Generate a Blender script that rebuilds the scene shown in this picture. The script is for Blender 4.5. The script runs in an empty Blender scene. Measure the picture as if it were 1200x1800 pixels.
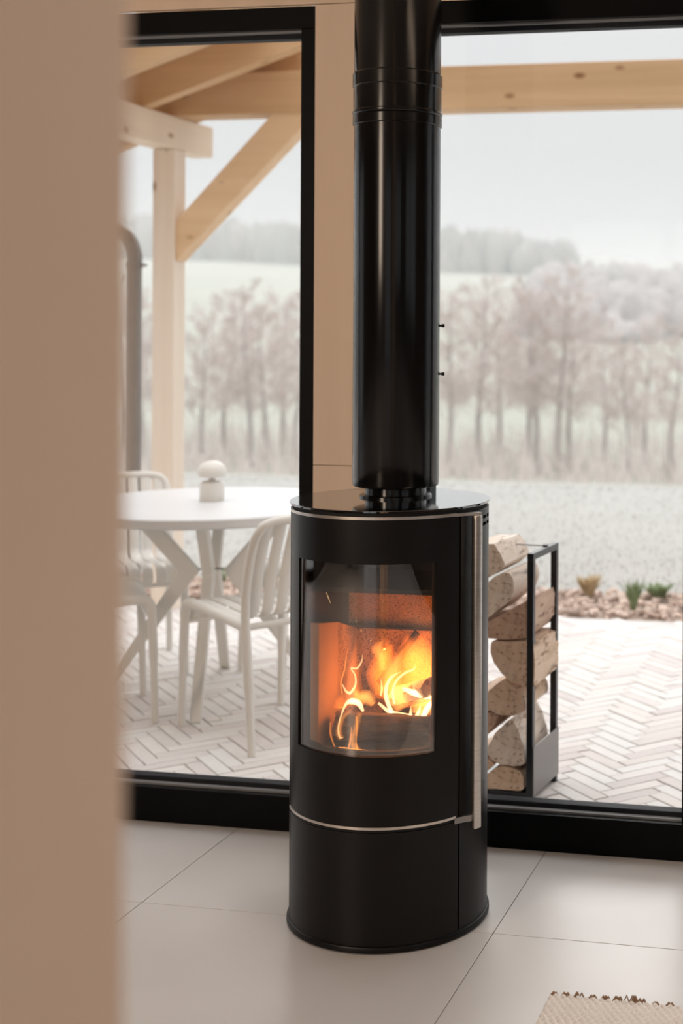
import bpy, bmesh, math, random
from mathutils import Vector, Matrix
R = random.Random(7)
S = bpy.context.scene
COL = S.collection
PI = math.pi

# ------------------------------------------------------------------ camera
F_PX, XP, YP, YAW, ROLL, EYE = 2456.522, 1084.363, 580.71, 0.187, 0.0051, 1.4324
cam_d = bpy.data.cameras.new('camera'); cam = bpy.data.objects.new('camera', cam_d); COL.objects.link(cam)
cam_d.sensor_fit = 'HORIZONTAL'; cam_d.sensor_width = 24.0
cam_d.lens = F_PX / 1200 * 24.0
cam_d.shift_x = -(XP - 600) / 1200; cam_d.shift_y = (YP - 900) / 1200
cam_d.clip_start = .05; cam_d.clip_end = 3000
r0 = Vector((math.cos(YAW), math.sin(YAW), 0)); u0 = Vector((0, 0, 1)); f0 = Vector((-math.sin(YAW), math.cos(YAW), 0))
rr = r0 * math.cos(ROLL) + u0 * math.sin(ROLL); uu = u0 * math.cos(ROLL) - r0 * math.sin(ROLL)
M = Matrix((rr, uu, -f0)).transposed().to_4x4(); M.translation = (0, 0, EYE)
cam.matrix_world = M
cam_d.dof.use_dof = True; cam_d.dof.focus_distance = 3.28; cam_d.dof.aperture_fstop = 2.7
S.camera = cam

# ------------------------------------------------------------------ light, exposure
S.view_settings.view_transform = 'Standard'; S.view_settings.look = 'None'
S.view_settings.exposure = 0.0; S.view_settings.gamma = 1.0; S.view_settings.use_curve_mapping = False
try:
    S.cycles.max_bounces = 10; S.cycles.diffuse_bounces = 5; S.cycles.glossy_bounces = 5
    S.cycles.transparent_max_bounces = 24; S.cycles.volume_bounces = 3
    S.cycles.use_denoising = True; S.cycles.sample_clamp_indirect = 6
except Exception: pass

def build_world():
    w = bpy.data.worlds.new('overcast_sky'); S.world = w; w.use_nodes = True
    nt = w.node_tree; nt.nodes.clear(); N = nt.nodes.new; L = nt.links.new
    out = N('ShaderNodeOutputWorld'); bg = N('ShaderNodeBackground')
    tc = N('ShaderNodeTexCoord'); sp = N('ShaderNodeSeparateXYZ')
    L(tc.outputs['Generated'], sp.inputs[0])
    mx = N('ShaderNodeMath'); mx.operation = 'MAXIMUM'; mx.inputs[1].default_value = 0; L(sp.outputs['Z'], mx.inputs[0])
    sq = N('ShaderNodeMath'); sq.operation = 'MULTIPLY'; L(mx.outputs[0], sq.inputs[0]); L(mx.outputs[0], sq.inputs[1])
    ma = N('ShaderNodeMath'); ma.operation = 'MULTIPLY_ADD'; L(sq.outputs[0], ma.inputs[0])
    ma.inputs[1].default_value = SKY_H * SKY_K; ma.inputs[2].default_value = SKY_H
    bg.inputs['Color'].default_value = (.975, .985, 1.0, 1)
    L(ma.outputs[0], bg.inputs['Strength']); L(bg.outputs[0], out.inputs[0])
SKY_H, SKY_K = .665, 4.0
build_world()

def area_light(name, loc, rot, sx, sy, power, color):
    d = bpy.data.lights.new(name, 'AREA'); d.shape = 'RECTANGLE'; d.size = sx; d.size_y = sy; d.energy = power; d.color = color
    o = bpy.data.objects.new(name, d); COL.objects.link(o); o.location = loc; o.rotation_euler = rot
    return o
# veiled sun behind the cloud, high ahead of the camera
sun_d = bpy.data.lights.new('veiled_sun', 'SUN'); sun_d.energy = .75; sun_d.angle = math.radians(24); sun_d.color = (1, .985, .96)
sun = bpy.data.objects.new('veiled_sun', sun_d); COL.objects.link(sun)
sun.rotation_euler = Vector((-.20, .86, .47)).to_track_quat('Z', 'Y').to_euler()
# unseen warm fill lights, added to brighten the room
area_light('room_fill_right', (1.3, 1.7, 2.72), (0, 0, 0), 1.8, .5, 18, (1, .74, .53))
area_light('room_fill_left', (-3.22, -1.2, 1.95), (math.radians(74), 0, math.radians(-20)), .62, 1.6, 60, (1, .80, .62))

# ------------------------------------------------------------------ helpers
class MB:
    """collects shapes in one bmesh"""
    def __init__(s): s.bm = bmesh.new()
    def quad(s, a, b, c, d):
        v = [s.bm.verts.new(p) for p in (a, b, c, d)]; return s.bm.faces.new(v)
    def box(s, x0, x1, y0, y1, z0, z1, bev=0.0, mtx=None):
        g = bmesh.ops.create_cube(s.bm, size=1.0); vs = g['verts']
        m = Matrix.Translation(((x0+x1)/2, (y0+y1)/2, (z0+z1)/2)) @ Matrix.Diagonal((abs(x1-x0), abs(y1-y0), abs(z1-z0), 1))
        bmesh.ops.transform(s.bm, matrix=m, verts=vs)
        if bev:
            es = {e for v in vs for e in v.link_edges}
            r = bmesh.ops.bevel(s.bm, geom=list(es), offset=bev, segments=2, affect='EDGES', profile=.5)
            vs = list({v for f in r['faces'] for v in f.verts} | {v for v in vs if v.is_valid})
        if mtx is not None: bmesh.ops.transform(s.bm, matrix=mtx, verts=vs)
        return s
    def tube(s, pts, rad, seg=10, cap=True, flat=1.0, up=None):
        pts = [Vector(p) for p in pts]; n = len(pts)
        if not isinstance(rad, (list, tuple)): rad = [rad] * n
        rings = []; ref = None
        for i, p in enumerate(pts):
            t = (pts[min(i+1, n-1)] - pts[max(i-1, 0)]).normalized()
            if ref is None:
                ref = Vector(up) if up else (Vector((0, 0, 1)) if abs(t.z) < .9 else Vector((1, 0, 0)))
            a = (ref - t * ref.dot(t))
            if a.length < 1e-6: a = t.orthogonal()
            a.normalize(); b = t.cross(a); ref = a
            rings.append([s.bm.verts.new(p + (a * math.cos(2*PI*k/seg) * flat + b * math.sin(2*PI*k/seg)) * rad[i]) for k in range(seg)])
        for i in range(n-1):
            for k in range(seg):
                s.bm.faces.new((rings[i][k], rings[i][(k+1) % seg], rings[i+1][(k+1) % seg], rings[i+1][k]))
        if cap:
            s.bm.faces.new(list(reversed(rings[0]))); s.bm.faces.new(rings[-1])
        return s
    def lathe(s, prof, seg=48, center=(0, 0), closed=False):
        rings = []
        for r, z in prof:
            if r < 1e-6: rings.append([s.bm.verts.new((center[0], center[1], z))])
            else: rings.append([s.bm.verts.new((center[0]+r*math.cos(2*PI*k/seg), center[1]+r*math.sin(2*PI*k/seg), z)) for k in range(seg)])
        m = len(rings)
        for i in range(m if closed else m-1):
            A, B = rings[i], rings[(i+1) % m]
            for k in range(seg):
                k2 = (k+1) % seg
                if len(A) == 1 and len(B) == 1: continue
                if len(A) == 1: s.bm.faces.new((A[0], B[k], B[k2]))
                elif len(B) == 1: s.bm.faces.new((A[k], A[k2], B[0]))
                else: s.bm.faces.new((A[k], A[k2], B[k2], B[k]))
        return s
    def prism(s, poly, o, ax, ay, d):
        """outline poly (a, b) in the plane o + a*ax + b*ay, swept along d"""
        o, ax, ay, d = map(Vector, (o, ax, ay, d))
        A = [s.bm.verts.new(o + ax*a + ay*b) for a, b in poly]; B = [s.bm.verts.new(v.co + d) for v in A]
        n = len(A); s.bm.faces.new(A); s.bm.faces.new(list(reversed(B)))
        for i in range(n): s.bm.faces.new((A[i], B[i], B[(i+1) % n], A[(i+1) % n]))
        return s
    def build(s, name, mat, parent=None, smooth=None, bevel=0, loc=None, rotz=0):
        bmesh.ops.recalc_face_normals(s.bm, faces=s.bm.faces)
        me = bpy.data.meshes.new(name); s.bm.to_mesh(me); s.bm.free()
        if mat: me.materials.append(mat)
        if smooth is not None:
            for p in me.polygons: p.use_smooth = True
            try: me.set_sharp_from_angle(angle=math.radians(smooth))
            except Exception: pass
        o = bpy.data.objects.new(name, me); COL.objects.link(o)
        if parent: o.parent = parent
        if loc: o.location = loc
        o.rotation_euler.z = rotz
        if bevel:
            b = o.modifiers.new('bevel', 'BEVEL'); b.width = bevel; b.segments = 2; b.limit_method = 'ANGLE'; b.harden_normals = False
        return o

def empty(name, loc=(0, 0, 0), rotz=0, parent=None):
    o = bpy.data.objects.new(name, None); COL.objects.link(o); o.location = loc; o.rotation_euler.z = rotz; o.empty_display_size = .1
    if parent: o.parent = parent
    return o
def tag(o, label=None, cat=None, group=None, kind=None):
    if label: o['label'] = label
    if cat: o['category'] = cat
    if group: o['group'] = group
    if kind: o['kind'] = kind
    return o
def structure(o): o['kind'] = 'structure'; return o
def link_copy(o, parent=None, loc=None, name=None):
    c = o.copy(); COL.objects.link(c)
    if parent: c.parent = parent
    if loc is not None: c.location = loc
    return c
def copy_tree(o, parent=None):
    kids = [k for k in o.children]; c = link_copy(o, parent)
    for k in kids: copy_tree(k, c)
    return c
def spline(pts, n):
    pts = [Vector(p) for p in pts]; P = [pts[0]*2-pts[1]] + pts + [pts[-1]*2-pts[-2]]; out = []
    for i in range(1, len(P)-2):
        for k in range(n):
            t = k/n; a, b, c, d = P[i-1:i+3]
            out.append(.5*((2*b)+(c-a)*t+(2*a-5*b+4*c-d)*t*t+(3*b-a-3*c+d)*t**3))
    out.append(pts[-1]); return out

# ------------------------------------------------------------------ materials
def new_mat(name):
    m = bpy.data.materials.new(name); m.use_nodes = True; nt = m.node_tree; nt.nodes.clear()
    return m, nt, nt.nodes.new, nt.links.new
def ramp(N, stops):
    r = N('ShaderNodeValToRGB'); e = r.color_ramp.elements
    while len(e) < len(stops): e.new(.5)
    for i, (p, c) in enumerate(stops): e[i].position = p; e[i].color = (*c, 1)
    return r
def pbr(name, c1, c2=None, scale=8.0, stretch=(1, 1, 1), rough=.6, metal=0.0, bump=0.0, bscale=None, detail=4, spec=.5, rnd=None, island=False, p0=.3, p1=.7, coat=0, coord='Object', rvar=0):
    m, nt, N, L = new_mat(name); out = N('ShaderNodeOutputMaterial'); b = N('ShaderNodeBsdfPrincipled'); L(b.outputs[0], out.inputs[0])
    b.inputs['Roughness'].default_value = rough; b.inputs['Metallic'].default_value = metal
    b.inputs['Specular IOR Level'].default_value = spec; b.inputs['Coat Weight'].default_value = coat; b.inputs['Coat Roughness'].default_value = .08
    c2 = c2 or tuple(min(1, x*.92) for x in c1)
    tc = N('ShaderNodeTexCoord'); mp = N('ShaderNodeMapping'); mp.inputs['Scale'].default_value = stretch; L(tc.outputs[coord], mp.inputs[0])
    nz = N('ShaderNodeTexNoise'); nz.inputs['Scale'].default_value = scale; nz.inputs['Detail'].default_value = detail; L(mp.outputs[0], nz.inputs['Vector'])
    r = ramp(N, [(p0, c1), (p1, c2)]); L(nz.outputs['Fac'], r.inputs[0]); col = r.outputs[0]
    if rnd or island:
        if island: src = N('ShaderNodeNewGeometry').outputs['Random Per Island']
        else: src = N('ShaderNodeObjectInfo').outputs['Random']
        if island == 'both':
            oi = N('ShaderNodeObjectInfo'); ad = N('ShaderNodeMath'); ad.operation = 'ADD'; L(src, ad.inputs[0]); L(oi.outputs['Random'], ad.inputs[1])
            fr = N('ShaderNodeMath'); fr.operation = 'FRACT'; L(ad.outputs[0], fr.inputs[0]); src = fr.outputs[0]
        r2 = ramp(N, [(0, rnd[0]), (.5, rnd[1]), (1, rnd[2])]); L(src, r2.inputs[0])
        mx = N('ShaderNodeMix'); mx.data_type = 'RGBA'; mx.blend_type = 'MULTIPLY'; mx.inputs[0].default_value = 1
        L(col, mx.inputs[6]); L(r2.outputs[0], mx.inputs[7]); col = mx.outputs[2]
    L(col, b.inputs['Base Color'])
    if bump:
        n2 = N('ShaderNodeTexNoise'); n2.inputs['Scale'].default_value = bscale or scale*4; n2.inputs['Detail'].default_value = 3; L(mp.outputs[0], n2.inputs['Vector'])
        bp = N('ShaderNodeBump'); bp.inputs['Strength'].default_value = bump; bp.inputs['Distance'].default_value = .01; L(n2.outputs['Fac'], bp.inputs['Height']); L(bp.outputs[0], b.inputs['Normal'])
    if rvar:
        mr = N('ShaderNodeMapRange'); mr.inputs['To Min'].default_value = rough-rvar; mr.inputs['To Max'].default_value = rough+rvar; L(nz.outputs['Fac'], mr.inputs[0]); L(mr.outputs[0], b.inputs['Roughness'])
    return m
def glass_mat(name, tint, f0=.04):
    m, nt, N, L = new_mat(name); out = N('ShaderNodeOutputMaterial')
    g = N('ShaderNodeNewGeometry'); dt = N('ShaderNodeVectorMath'); dt.operation = 'DOT_PRODUCT'; L(g.outputs['Normal'], dt.inputs[0]); L(g.outputs['Incoming'], dt.inputs[1])
    ab = N('ShaderNodeMath'); ab.operation = 'ABSOLUTE'; L(dt.outputs['Value'], ab.inputs[0])
    su = N('ShaderNodeMath'); su.operation = 'SUBTRACT'; su.inputs[0].default_value = 1; L(ab.outputs[0], su.inputs[1])
    pw = N('ShaderNodeMath'); pw.operation = 'POWER'; pw.inputs[1].default_value = 5; L(su.outputs[0], pw.inputs[0])
    ma = N('ShaderNodeMath'); ma.operation = 'MULTIPLY_ADD'; ma.inputs[1].default_value = 1-f0; ma.inputs[2].default_value = f0; L(pw.outputs[0], ma.inputs[0])
    t = N('ShaderNodeBsdfTransparent'); t.inputs[0].default_value = (*tint, 1); gl = N('ShaderNodeBsdfGlossy'); gl.inputs['Roughness'].default_value = 0.0
    mx = N('ShaderNodeMixShader'); L(ma.outputs[0], mx.inputs[0]); L(t.outputs[0], mx.inputs[1]); L(gl.outputs[0], mx.inputs[2]); L(mx.outputs[0], out.inputs[0])
    return m
def wood_mat(name, c1, c2, axis, rough=.55, knots=True):
    """planed softwood, grain along the given object axis"""
    m, nt, N, L = new_mat(name); out = N('ShaderNodeOutputMaterial'); b = N('ShaderNodeBsdfPrincipled'); L(b.outputs[0], out.inputs[0]); b.inputs['Roughness'].default_value = rough
    tc = N('ShaderNodeTexCoord'); mp = N('ShaderNodeMapping'); sc = [14.0, 14.0, 14.0]; sc[axis] = .7; mp.inputs['Scale'].default_value = sc; L(tc.outputs['Object'], mp.inputs[0])
    nz = N('ShaderNodeTexNoise'); nz.inputs['Scale'].default_value = 1.0; nz.inputs['Detail'].default_value = 6; nz.inputs['Distortion'].default_value = .6; L(mp.outputs[0], nz.inputs['Vector'])
    r = ramp(N, [(.32, c1), (.68, c2)]); L(nz.outputs['Fac'], r.inputs[0]); col = r.outputs[0]
    if knots:
        m2 = N('ShaderNodeMapping'); s2 = [5.0, 5.0, 5.0]; s2[axis] = 2.6; m2.inputs['Scale'].default_value = s2; L(tc.outputs['Object'], m2.inputs[0])
        vo = N('ShaderNodeTexVoronoi'); vo.inputs['Scale'].default_value = 1.3; L(m2.outputs[0], vo.inputs['Vector'])
        r2 = ramp(N, [(.05, (.42, .27, .15)), (.13, (1, 1, 1))]); L(vo.outputs['Distance'], r2.inputs[0])
        mx = N('ShaderNodeMix'); mx.data_type = 'RGBA'; mx.blend_type = 'MULTIPLY'; mx.inputs[0].default_value = 1; L(col, mx.inputs[6]); L(r2.outputs[0], mx.inputs[7]); col = mx.outputs[2]
    L(col, b.inputs['Base Color']); return m
def emit_mat(name, col, strength):
    m, nt, N, L = new_mat(name); out = N('ShaderNodeOutputMaterial'); e = N('ShaderNodeEmission'); e.inputs[0].default_value = (*col, 1); e.inputs[1].default_value = strength; L(e.outputs[0], out.inputs[0]); return m
def flame_mat(name, col, strength):
    m, nt, N, L = new_mat(name); out = N('ShaderNodeOutputMaterial'); e = N('ShaderNodeEmission'); e.inputs[0].default_value = (*col, 1); e.inputs[1].default_value = strength; L(e.outputs[0], out.inputs['Volume']); return m

M_plaster = pbr('warm_plaster', (.80, .61, .475), (.76, .575, .445), 3, rough=.8, bump=.05)
M_dim = pbr('darkened_wall', (.13, .10, .085), (.11, .085, .07), 4, rough=.7)  # unseen walls, colour darkened to keep their reflections and bounce dim
M_ceil = pbr('ceiling_paint', (.70, .62, .55), rough=.8)
M_panel = pbr('plywood_panel', (.80, .625, .48), (.75, .575, .435), 1.4, (9, 9, .6), rough=.6)
M_frame = pbr('black_frame_paint', (.0025, .0025, .003), (.003, .003, .0035), 20, rough=.45, spec=.08)
M_strip = pbr('ledge_sheen_grey', (.24, .24, .245), rough=.35)  # grey stands in for light caught on the frame ledge
M_bead = pbr('dark_glazing_bead', (.02, .022, .026), rough=.6, spec=.15)
M_glass = glass_mat('window_glass', (.985, .985, .985), .02)
M_tile = pbr('stone_tile', (.67, .655, .645), (.62, .605, .595), 2.2, rough=.36, detail=8, rvar=.05, spec=.6)
M_grout = pbr('grout', (.20, .17, .145), rough=.9)
M_stove = pbr('matt_black_stove_paint', (.0045, .0038, .0036), (.0036, .0031, .003), 60, rough=.36, spec=.24, bump=.015, bscale=900)
M_pipe = pbr('satin_black_pipe', (.0035, .0032, .0032), (.003, .0028, .0028), 30, rough=.17, spec=.36)
M_topglass = pbr('black_glass_plate', (.003, .003, .003), rough=.02, coat=1.0, spec=1.0)
M_topglass.node_tree.nodes['Principled BSDF'].inputs['Coat IOR'].default_value = 1.9
M_dark = pbr('dark_recess', (.004, .004, .004), rough=.7)
M_steel = pbr('brushed_steel', (.70, .64, .58), (.60, .54, .48), 6, (1, 1, 60), rough=.32, metal=1)
M_steel2 = pbr('grey_steel', (.30, .29, .28), rough=.4, metal=1)
M_stglass = glass_mat('stove_glass', (.95, .93, .91), .115)
def vermiculite():
    m, nt, N, L = new_mat('vermiculite_board'); out = N('ShaderNodeOutputMaterial'); b = N('ShaderNodeBsdfPrincipled'); L(b.outputs[0], out.inputs[0]); b.inputs['Roughness'].default_value = .9
    tc = N('ShaderNodeTexCoord'); nz = N('ShaderNodeTexNoise'); nz.inputs['Scale'].default_value = 260; nz.inputs['Detail'].default_value = 2; L(tc.outputs['Object'], nz.inputs['Vector'])
    n2 = N('ShaderNodeTexNoise'); n2.inputs['Scale'].default_value = 14; n2.inputs['Detail'].default_value = 5; L(tc.outputs['Object'], n2.inputs['Vector'])
    r = ramp(N, [(.36, (.07, .04, .025)), (.47, (.42, .27, .17))]); L(nz.outputs['Fac'], r.inputs[0])
    r2 = ramp(N, [(.3, (.45, .4, .38)), (.62, (1, 1, 1))]); L(n2.outputs['Fac'], r2.inputs[0])
    mx = N('ShaderNodeMix'); mx.data_type = 'RGBA'; mx.blend_type = 'MULTIPLY'; mx.inputs[0].default_value = 1; L(r.outputs[0], mx.inputs[6]); L(r2.outputs[0], mx.inputs[7]); L(mx.outputs[2], b.inputs['Base Color'])
    return m
M_verm = vermiculite(); M_verm2 = pbr('smooth_fire_board', (.40, .26, .17), (.34, .21, .13), 12, rough=.85)
M_burn = pbr('burning_split_wood', (.015, .010, .008), (.16, .085, .045), 9, (1.2, 9, 9), rough=.85, bump=.6, bscale=50)
M_char = pbr('charred_wood', (.012, .010, .009), (.05, .032, .02), 22, (.5, 4, 4), rough=.85, bump=.6, bscale=60)
M_ash = pbr('ash', (.12, .10, .09), (.05, .045, .04), 30, rough=.95, bump=.4)
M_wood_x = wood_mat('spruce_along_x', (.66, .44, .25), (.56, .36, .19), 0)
M_wood_y = wood_mat('spruce_along_y', (.84, .72, .59), (.78, .65, .51), 1)  # lightened spruce, the beam's side light put into the colour
M_wood_b = wood_mat('spruce_brace', (.84, .61, .39), (.76, .53, .32), 0)
M_wood_z = wood_mat('spruce_along_z', (.84, .73, .61), (.79, .67, .55), 2)  # lightened spruce, bleaching by haze put into the colour
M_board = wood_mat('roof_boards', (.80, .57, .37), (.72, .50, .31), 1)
M_white = pbr('white_lacquer', (.74, .71, .66), (.72, .69, .64), 5, rough=.45)
M_whitetop = pbr('white_table_top', (.67, .67, .67), (.655, .655, .655), 4, rough=.35)
M_grey = pbr('grey_zinc', (.26, .235, .215), (.24, .215, .2), 10, rough=.45, metal=.3)
M_paver = pbr('clinker_paver', (.715, .70, .69), (.67, .65, .64), 14, rough=.8, bump=.2, bscale=80, island='both', rnd=((.86, .80, .78), (1, .96, .92), (1.0, 1.0, .98)))
M_sand = pbr('joint_sand', (.66, .63, .605), rough=.95)
M_rack = pbr('black_rack_metal', (.012, .014, .017), rough=.3)
M_rackpanel = pbr('sky_grey_rack_sheet', (.20, .18, .17), rough=.32)  # black sheet greyed, sky reflection put into the colour
def log_mat(name, a, b_):
    m, nt, N, L = new_mat(name); out = N('ShaderNodeOutputMaterial'); b = N('ShaderNodeBsdfPrincipled'); L(b.outputs[0], out.inputs[0]); b.inputs['Roughness'].default_value = .75
    tc = N('ShaderNodeTexCoord'); mp = N('ShaderNodeMapping'); mp.inputs['Scale'].default_value = (1, .25, 1); L(tc.outputs['Object'], mp.inputs[0])
    nz = N('ShaderNodeTexNoise'); nz.inputs['Scale'].default_value = 22; nz.inputs['Detail'].default_value = 7; nz.inputs['Distortion'].default_value = .8; L(mp.outputs[0], nz.inputs['Vector'])
    r = ramp(N, [(.30, tuple(x*.45 for x in a)), (.42, a), (.62, b_)]); L(nz.outputs['Fac'], r.inputs[0])
    n3 = N('ShaderNodeTexNoise'); n3.inputs['Scale'].default_value = 60; n3.inputs['Detail'].default_value = 3; L(mp.outputs[0], n3.inputs['Vector'])
    r3 = ramp(N, [(.34, (.35, .26, .2)), (.42, (1, 1, 1))]); L(n3.outputs['Fac'], r3.inputs[0])
    mx = N('ShaderNodeMix'); mx.data_type = 'RGBA'; mx.blend_type = 'MULTIPLY'; mx.inputs[0].default_value = .8; L(r.outputs[0], mx.inputs[6]); L(r3.outputs[0], mx.inputs[7]); L(mx.outputs[2], b.inputs['Base Color'])
    bp = N('ShaderNodeBump'); bp.inputs['Strength'].default_value = .5; bp.inputs['Distance'].default_value = .004; L(nz.outputs['Fac'], bp.inputs['Height']); L(bp.outputs[0], b.inputs['Normal'])
    return m
M_logA = log_mat('split_birch', (.74, .61, .50), (.83, .72, .62)); M_logB = log_mat('split_beech', (.66, .47, .33), (.75, .57, .43)); M_logC = log_mat('split_alder', (.52, .34, .25), (.60, .42, .31))
M_rug = pbr('woven_wool', (.93, .885, .84), (.87, .82, .77), 160, rough=.95)
M_tuft = pbr('brown_yarn', (.32, .20, .12), rough=.95)
M_lawn = pbr('dry_lawn', (.375, .362, .335), (.40, .387, .358), .5, rough=.95, detail=8)
M_field = pbr('hazy_meadow', (.33, .345, .285), (.37, .365, .31), .03, rough=.95, detail=8)
M_grass = pbr('grass_blade', (.39, .377, .345), rough=.9, island=True, rnd=((.94, .94, .92), (1, 1, .97), (1, .98, .95)))
M_bark = pbr('tree_bark', (.40, .35, .33), (.46, .41, .39), 4, rough=.95)  # paler than real bark, haze partly put into the colour
M_twig = pbr('twigs', (.64, .56, .53), (.68, .60, .57), 2, rough=.95)  # pale twigs, part of the haze painted into the colour
M_hedge = pbr('bare_hedge', (.34, .31, .30), (.40, .365, .35), .3, rough=.95)
M_conif = pbr('forest_trees', (.24, .24, .225), (.30, .285, .265), .15, rough=.95, island=True, rnd=((.8, .8, .8), (1, 1, 1), (1.2, 1.1, 1.05)))
M_mulch = pbr('mulch', (.46, .36, .30), (.38, .30, .25), 20, rough=.95)
M_chip = pbr('bark_chips', (.62, .51, .45), rough=.9, island=True, rnd=((.6, .55, .52), (1, .95, .9), (1.25, 1.2, 1.15)))
M_leaf = pbr('green_leaf', (.20, .26, .13), rough=.7, island=True, rnd=((.8, .9, .7), (1, 1, 1), (1.2, 1.1, .9)))
M_dry = pbr('dry_leaf', (.50, .38, .22), rough=.8)

# ------------------------------------------------------------------ room shell
WY = 3.735                     # inner face of the glazed wall
fl = MB().box(-6.0, 2.6, -2.6, 3.86, -.12, -.004).build('floor', M_grout); structure(fl)
def tiles():
    xs = [-.899 + .906*k for k in range(-6, 5)]; ys = [3.205 - .9*k for k in range(-1, 8)]
    cache = {}
    for i in range(len(xs)-1):
        for j in range(len(ys)-1):
            x0, x1 = max(xs[i], -5.99), min(xs[i+1], 2.59); y1, y0 = min(ys[j], 3.80), max(ys[j+1], -2.59)
            if x1-x0 < .05 or y1-y0 < .05: continue
            k = (round(x1-x0, 3), round(y1-y0, 3))
            w, h = (x1-x0)/2-.0011, (y1-y0)/2-.0011
            if k in cache:
                o = link_copy(cache[k], fl, ((x0+x1)/2, (y0+y1)/2, 0))
            else:
                o = MB().box(-w, w, -h, h, -.012, 0).build('tile', M_tile, fl, bevel=.0008, loc=((x0+x1)/2, (y0+y1)/2, 0)); cache[k] = o
tiles()
PXL, PXR = -1.577, -1.303      # timber post between the windows
wf = MB().box(-6.0, 2.6, WY+.005, 3.86, 2.42, 2.80).box(PXL+.01, PXR-.01, WY+.005, 3.86, 0, 2.42).build('wall_front', M_panel); structure(wf)
MB().box(PXL, PXR, 3.722, WY+.004, 0, 1.047).build('panel', M_panel, wf, bevel=.001)
MB().box(PXL, PXR, 3.722, WY+.004, 1.0485, 2.349).build('panel', M_panel, wf, bevel=.001)
for a, b in ((-6.0, PXL-.7), (PXL-.699, .4), (.401, 2.6)):
    MB().box(a, b, 3.722, WY+.004, 2.351, 2.80).build('panel', M_panel, wf, bevel=.001)
ce = MB().box(-6.1, 2.7, -2.7, 3.95, 2.80, 2.9).build('ceiling', M_ceil); structure(ce)
wl = MB().box(-.62, -.402, -.75, .70, 0, 2.80).build('wall_left', M_plaster, bevel=.006); structure(wl)
we = MB().box(-6.1, -6.0, -2.7, 2.3, 0, 2.80).box(-6.1, -6.0, 3.7, 3.95, 0, 2.8).box(-6.1, -6.0, 2.3, 3.7, 2.3, 2.8).build('wall_far_left', M_dim); structure(we)
# back wall with two glazed openings, right wall with one
wb = MB().box(-6.1, -2.35, -2.7, -2.6, 0, 2.8).box(-.75, .2, -2.7, -2.6, 0, 2.8).box(2.2, 2.7, -2.7, -2.6, 0, 2.8).box(-2.35, -.75, -2.7, -2.6, 2.3, 2.8).box(.2, 2.2, -2.7, -2.6, 2.3, 2.8).box(.2, 2.2, -2.7, -2.6, 0, .8).build('wall_back', M_dim); structure(wb)
wr = MB().box(2.6, 2.7, -2.7, -.9, 0, 2.8).box(2.6, 2.7, 1.9, 3.95, 0, 2.8).box(2.6, 2.7, -.9, 1.9, 0, .75).box(2.6, 2.7, -.9, 1.9, 2.3, 2.8).build('wall_right', M_dim); structure(wr)

def window(name, x0, x1, z0=0.0, z1=2.349, foot=.10, head=.064, jamb=.048, mull=()):
    """black framed fixed glazing in the front wall"""
    w = structure(empty(name, ((x0+x1)/2, WY, z0))); cx = (x0+x1)/2
    def part(n, mat, *bx, bev=.002):
        m = MB()
        for b in bx: m.box(b[0]-cx, b[1]-cx, b[2]-WY, b[3]-WY, b[4]-z0, b[5]-z0)
        return m.build(n, mat, w, bevel=bev)
    d = .115
    part('sill_rail', M_frame, (x0, x1, WY, WY+d, z0, z0+foot))
    part('head_rail', M_frame, (x0, x1, WY, WY+d, z1-head, z1))
    part('jamb', M_frame, (x0, x0+jamb, WY, WY+d, z0+foot, z1-head))
    part('jamb', M_frame, (x1-jamb, x1, WY, WY+d, z0+foot, z1-head))
    edges = [x0+jamb] + [v for m in mull for v in (m-.05, m+.05)] + [x1-jamb]
    for m in mull: part('mullion', M_frame, (m-.05, m+.05, WY, WY+d, z0+foot, z1-head))
    for a, b in zip(edges[::2], edges[1::2]):
        g0, g1 = z0+foot, z1-head; t = .018
        part('glazing_bead', M_bead, (a, b, WY+.045, WY+.085, g0, g0+t), (a, b, WY+.045, WY+.085, g1-t, g1), (a, a+.004, WY+.045, WY+.085, g0+t, g1-t), (b-.004, b, WY+.045, WY+.085, g0+t, g1-t))
        part('ledge_sheen_strip', M_strip, (a, b, WY+.022, WY+.040, g0, g0+.006), bev=0); part('ledge_sheen_strip', M_strip, (a, b, WY+.022, WY+.040, g1-.005, g1), bev=0)  # added strips, the ledge sheen painted as grey
        part('pane', M_glass, (a+.001, b-.001, WY+.062, WY+.068, g0+.004, g1-.004), bev=0)
window('window_1', -6.0, PXL, mull=(-4.7,))
window('window_2', PXR, 2.6, mull=(-.473, 1.05))
def back_window(name, axis, a0, a1, z0, z1, pos, split=True):
    w = structure(empty(name, (pos, (a0+a1)/2, z0) if axis == 'y' else ((a0+a1)/2, pos, z0))); h = (a1-a0)/2; H = z1-z0
    def bx(m, u0, u1, v0, v1, t0, t1):
        return m.box(u0, u1, t0, t1, v0, v1) if axis == 'x' else m.box(t0, t1, u0, u1, v0, v1)
    m = MB()
    for q in ((-h, -h+.06, 0, H), (h-.06, h, 0, H), (-h, h, 0, .07), (-h, h, H-.06, H)) + (((-.04, .04, .07, H-.06),) if split else ()): bx(m, *q, -.04, .04)
    m.build('frame', M_frame, w)
    for q in (((-h+.06, -.04), (.04, h-.06)) if split else ((-h+.06, h-.06),)): bx(MB(), q[0], q[1], .07, H-.06, -.003, .003).build('pane', M_glass, w)
back_window('window_3', 'x', -2.35, -.75, 0, 2.3, -2.65)
back_window('window_4', 'x', .2, 2.2, .8, 2.3, -2.65)
back_window('window_5', 'y', -.9, 1.9, .75, 2.3, 2.65)
back_window('window_6', 'y', 2.3, 3.7, 0, 2.3, -6.05, False)

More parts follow.
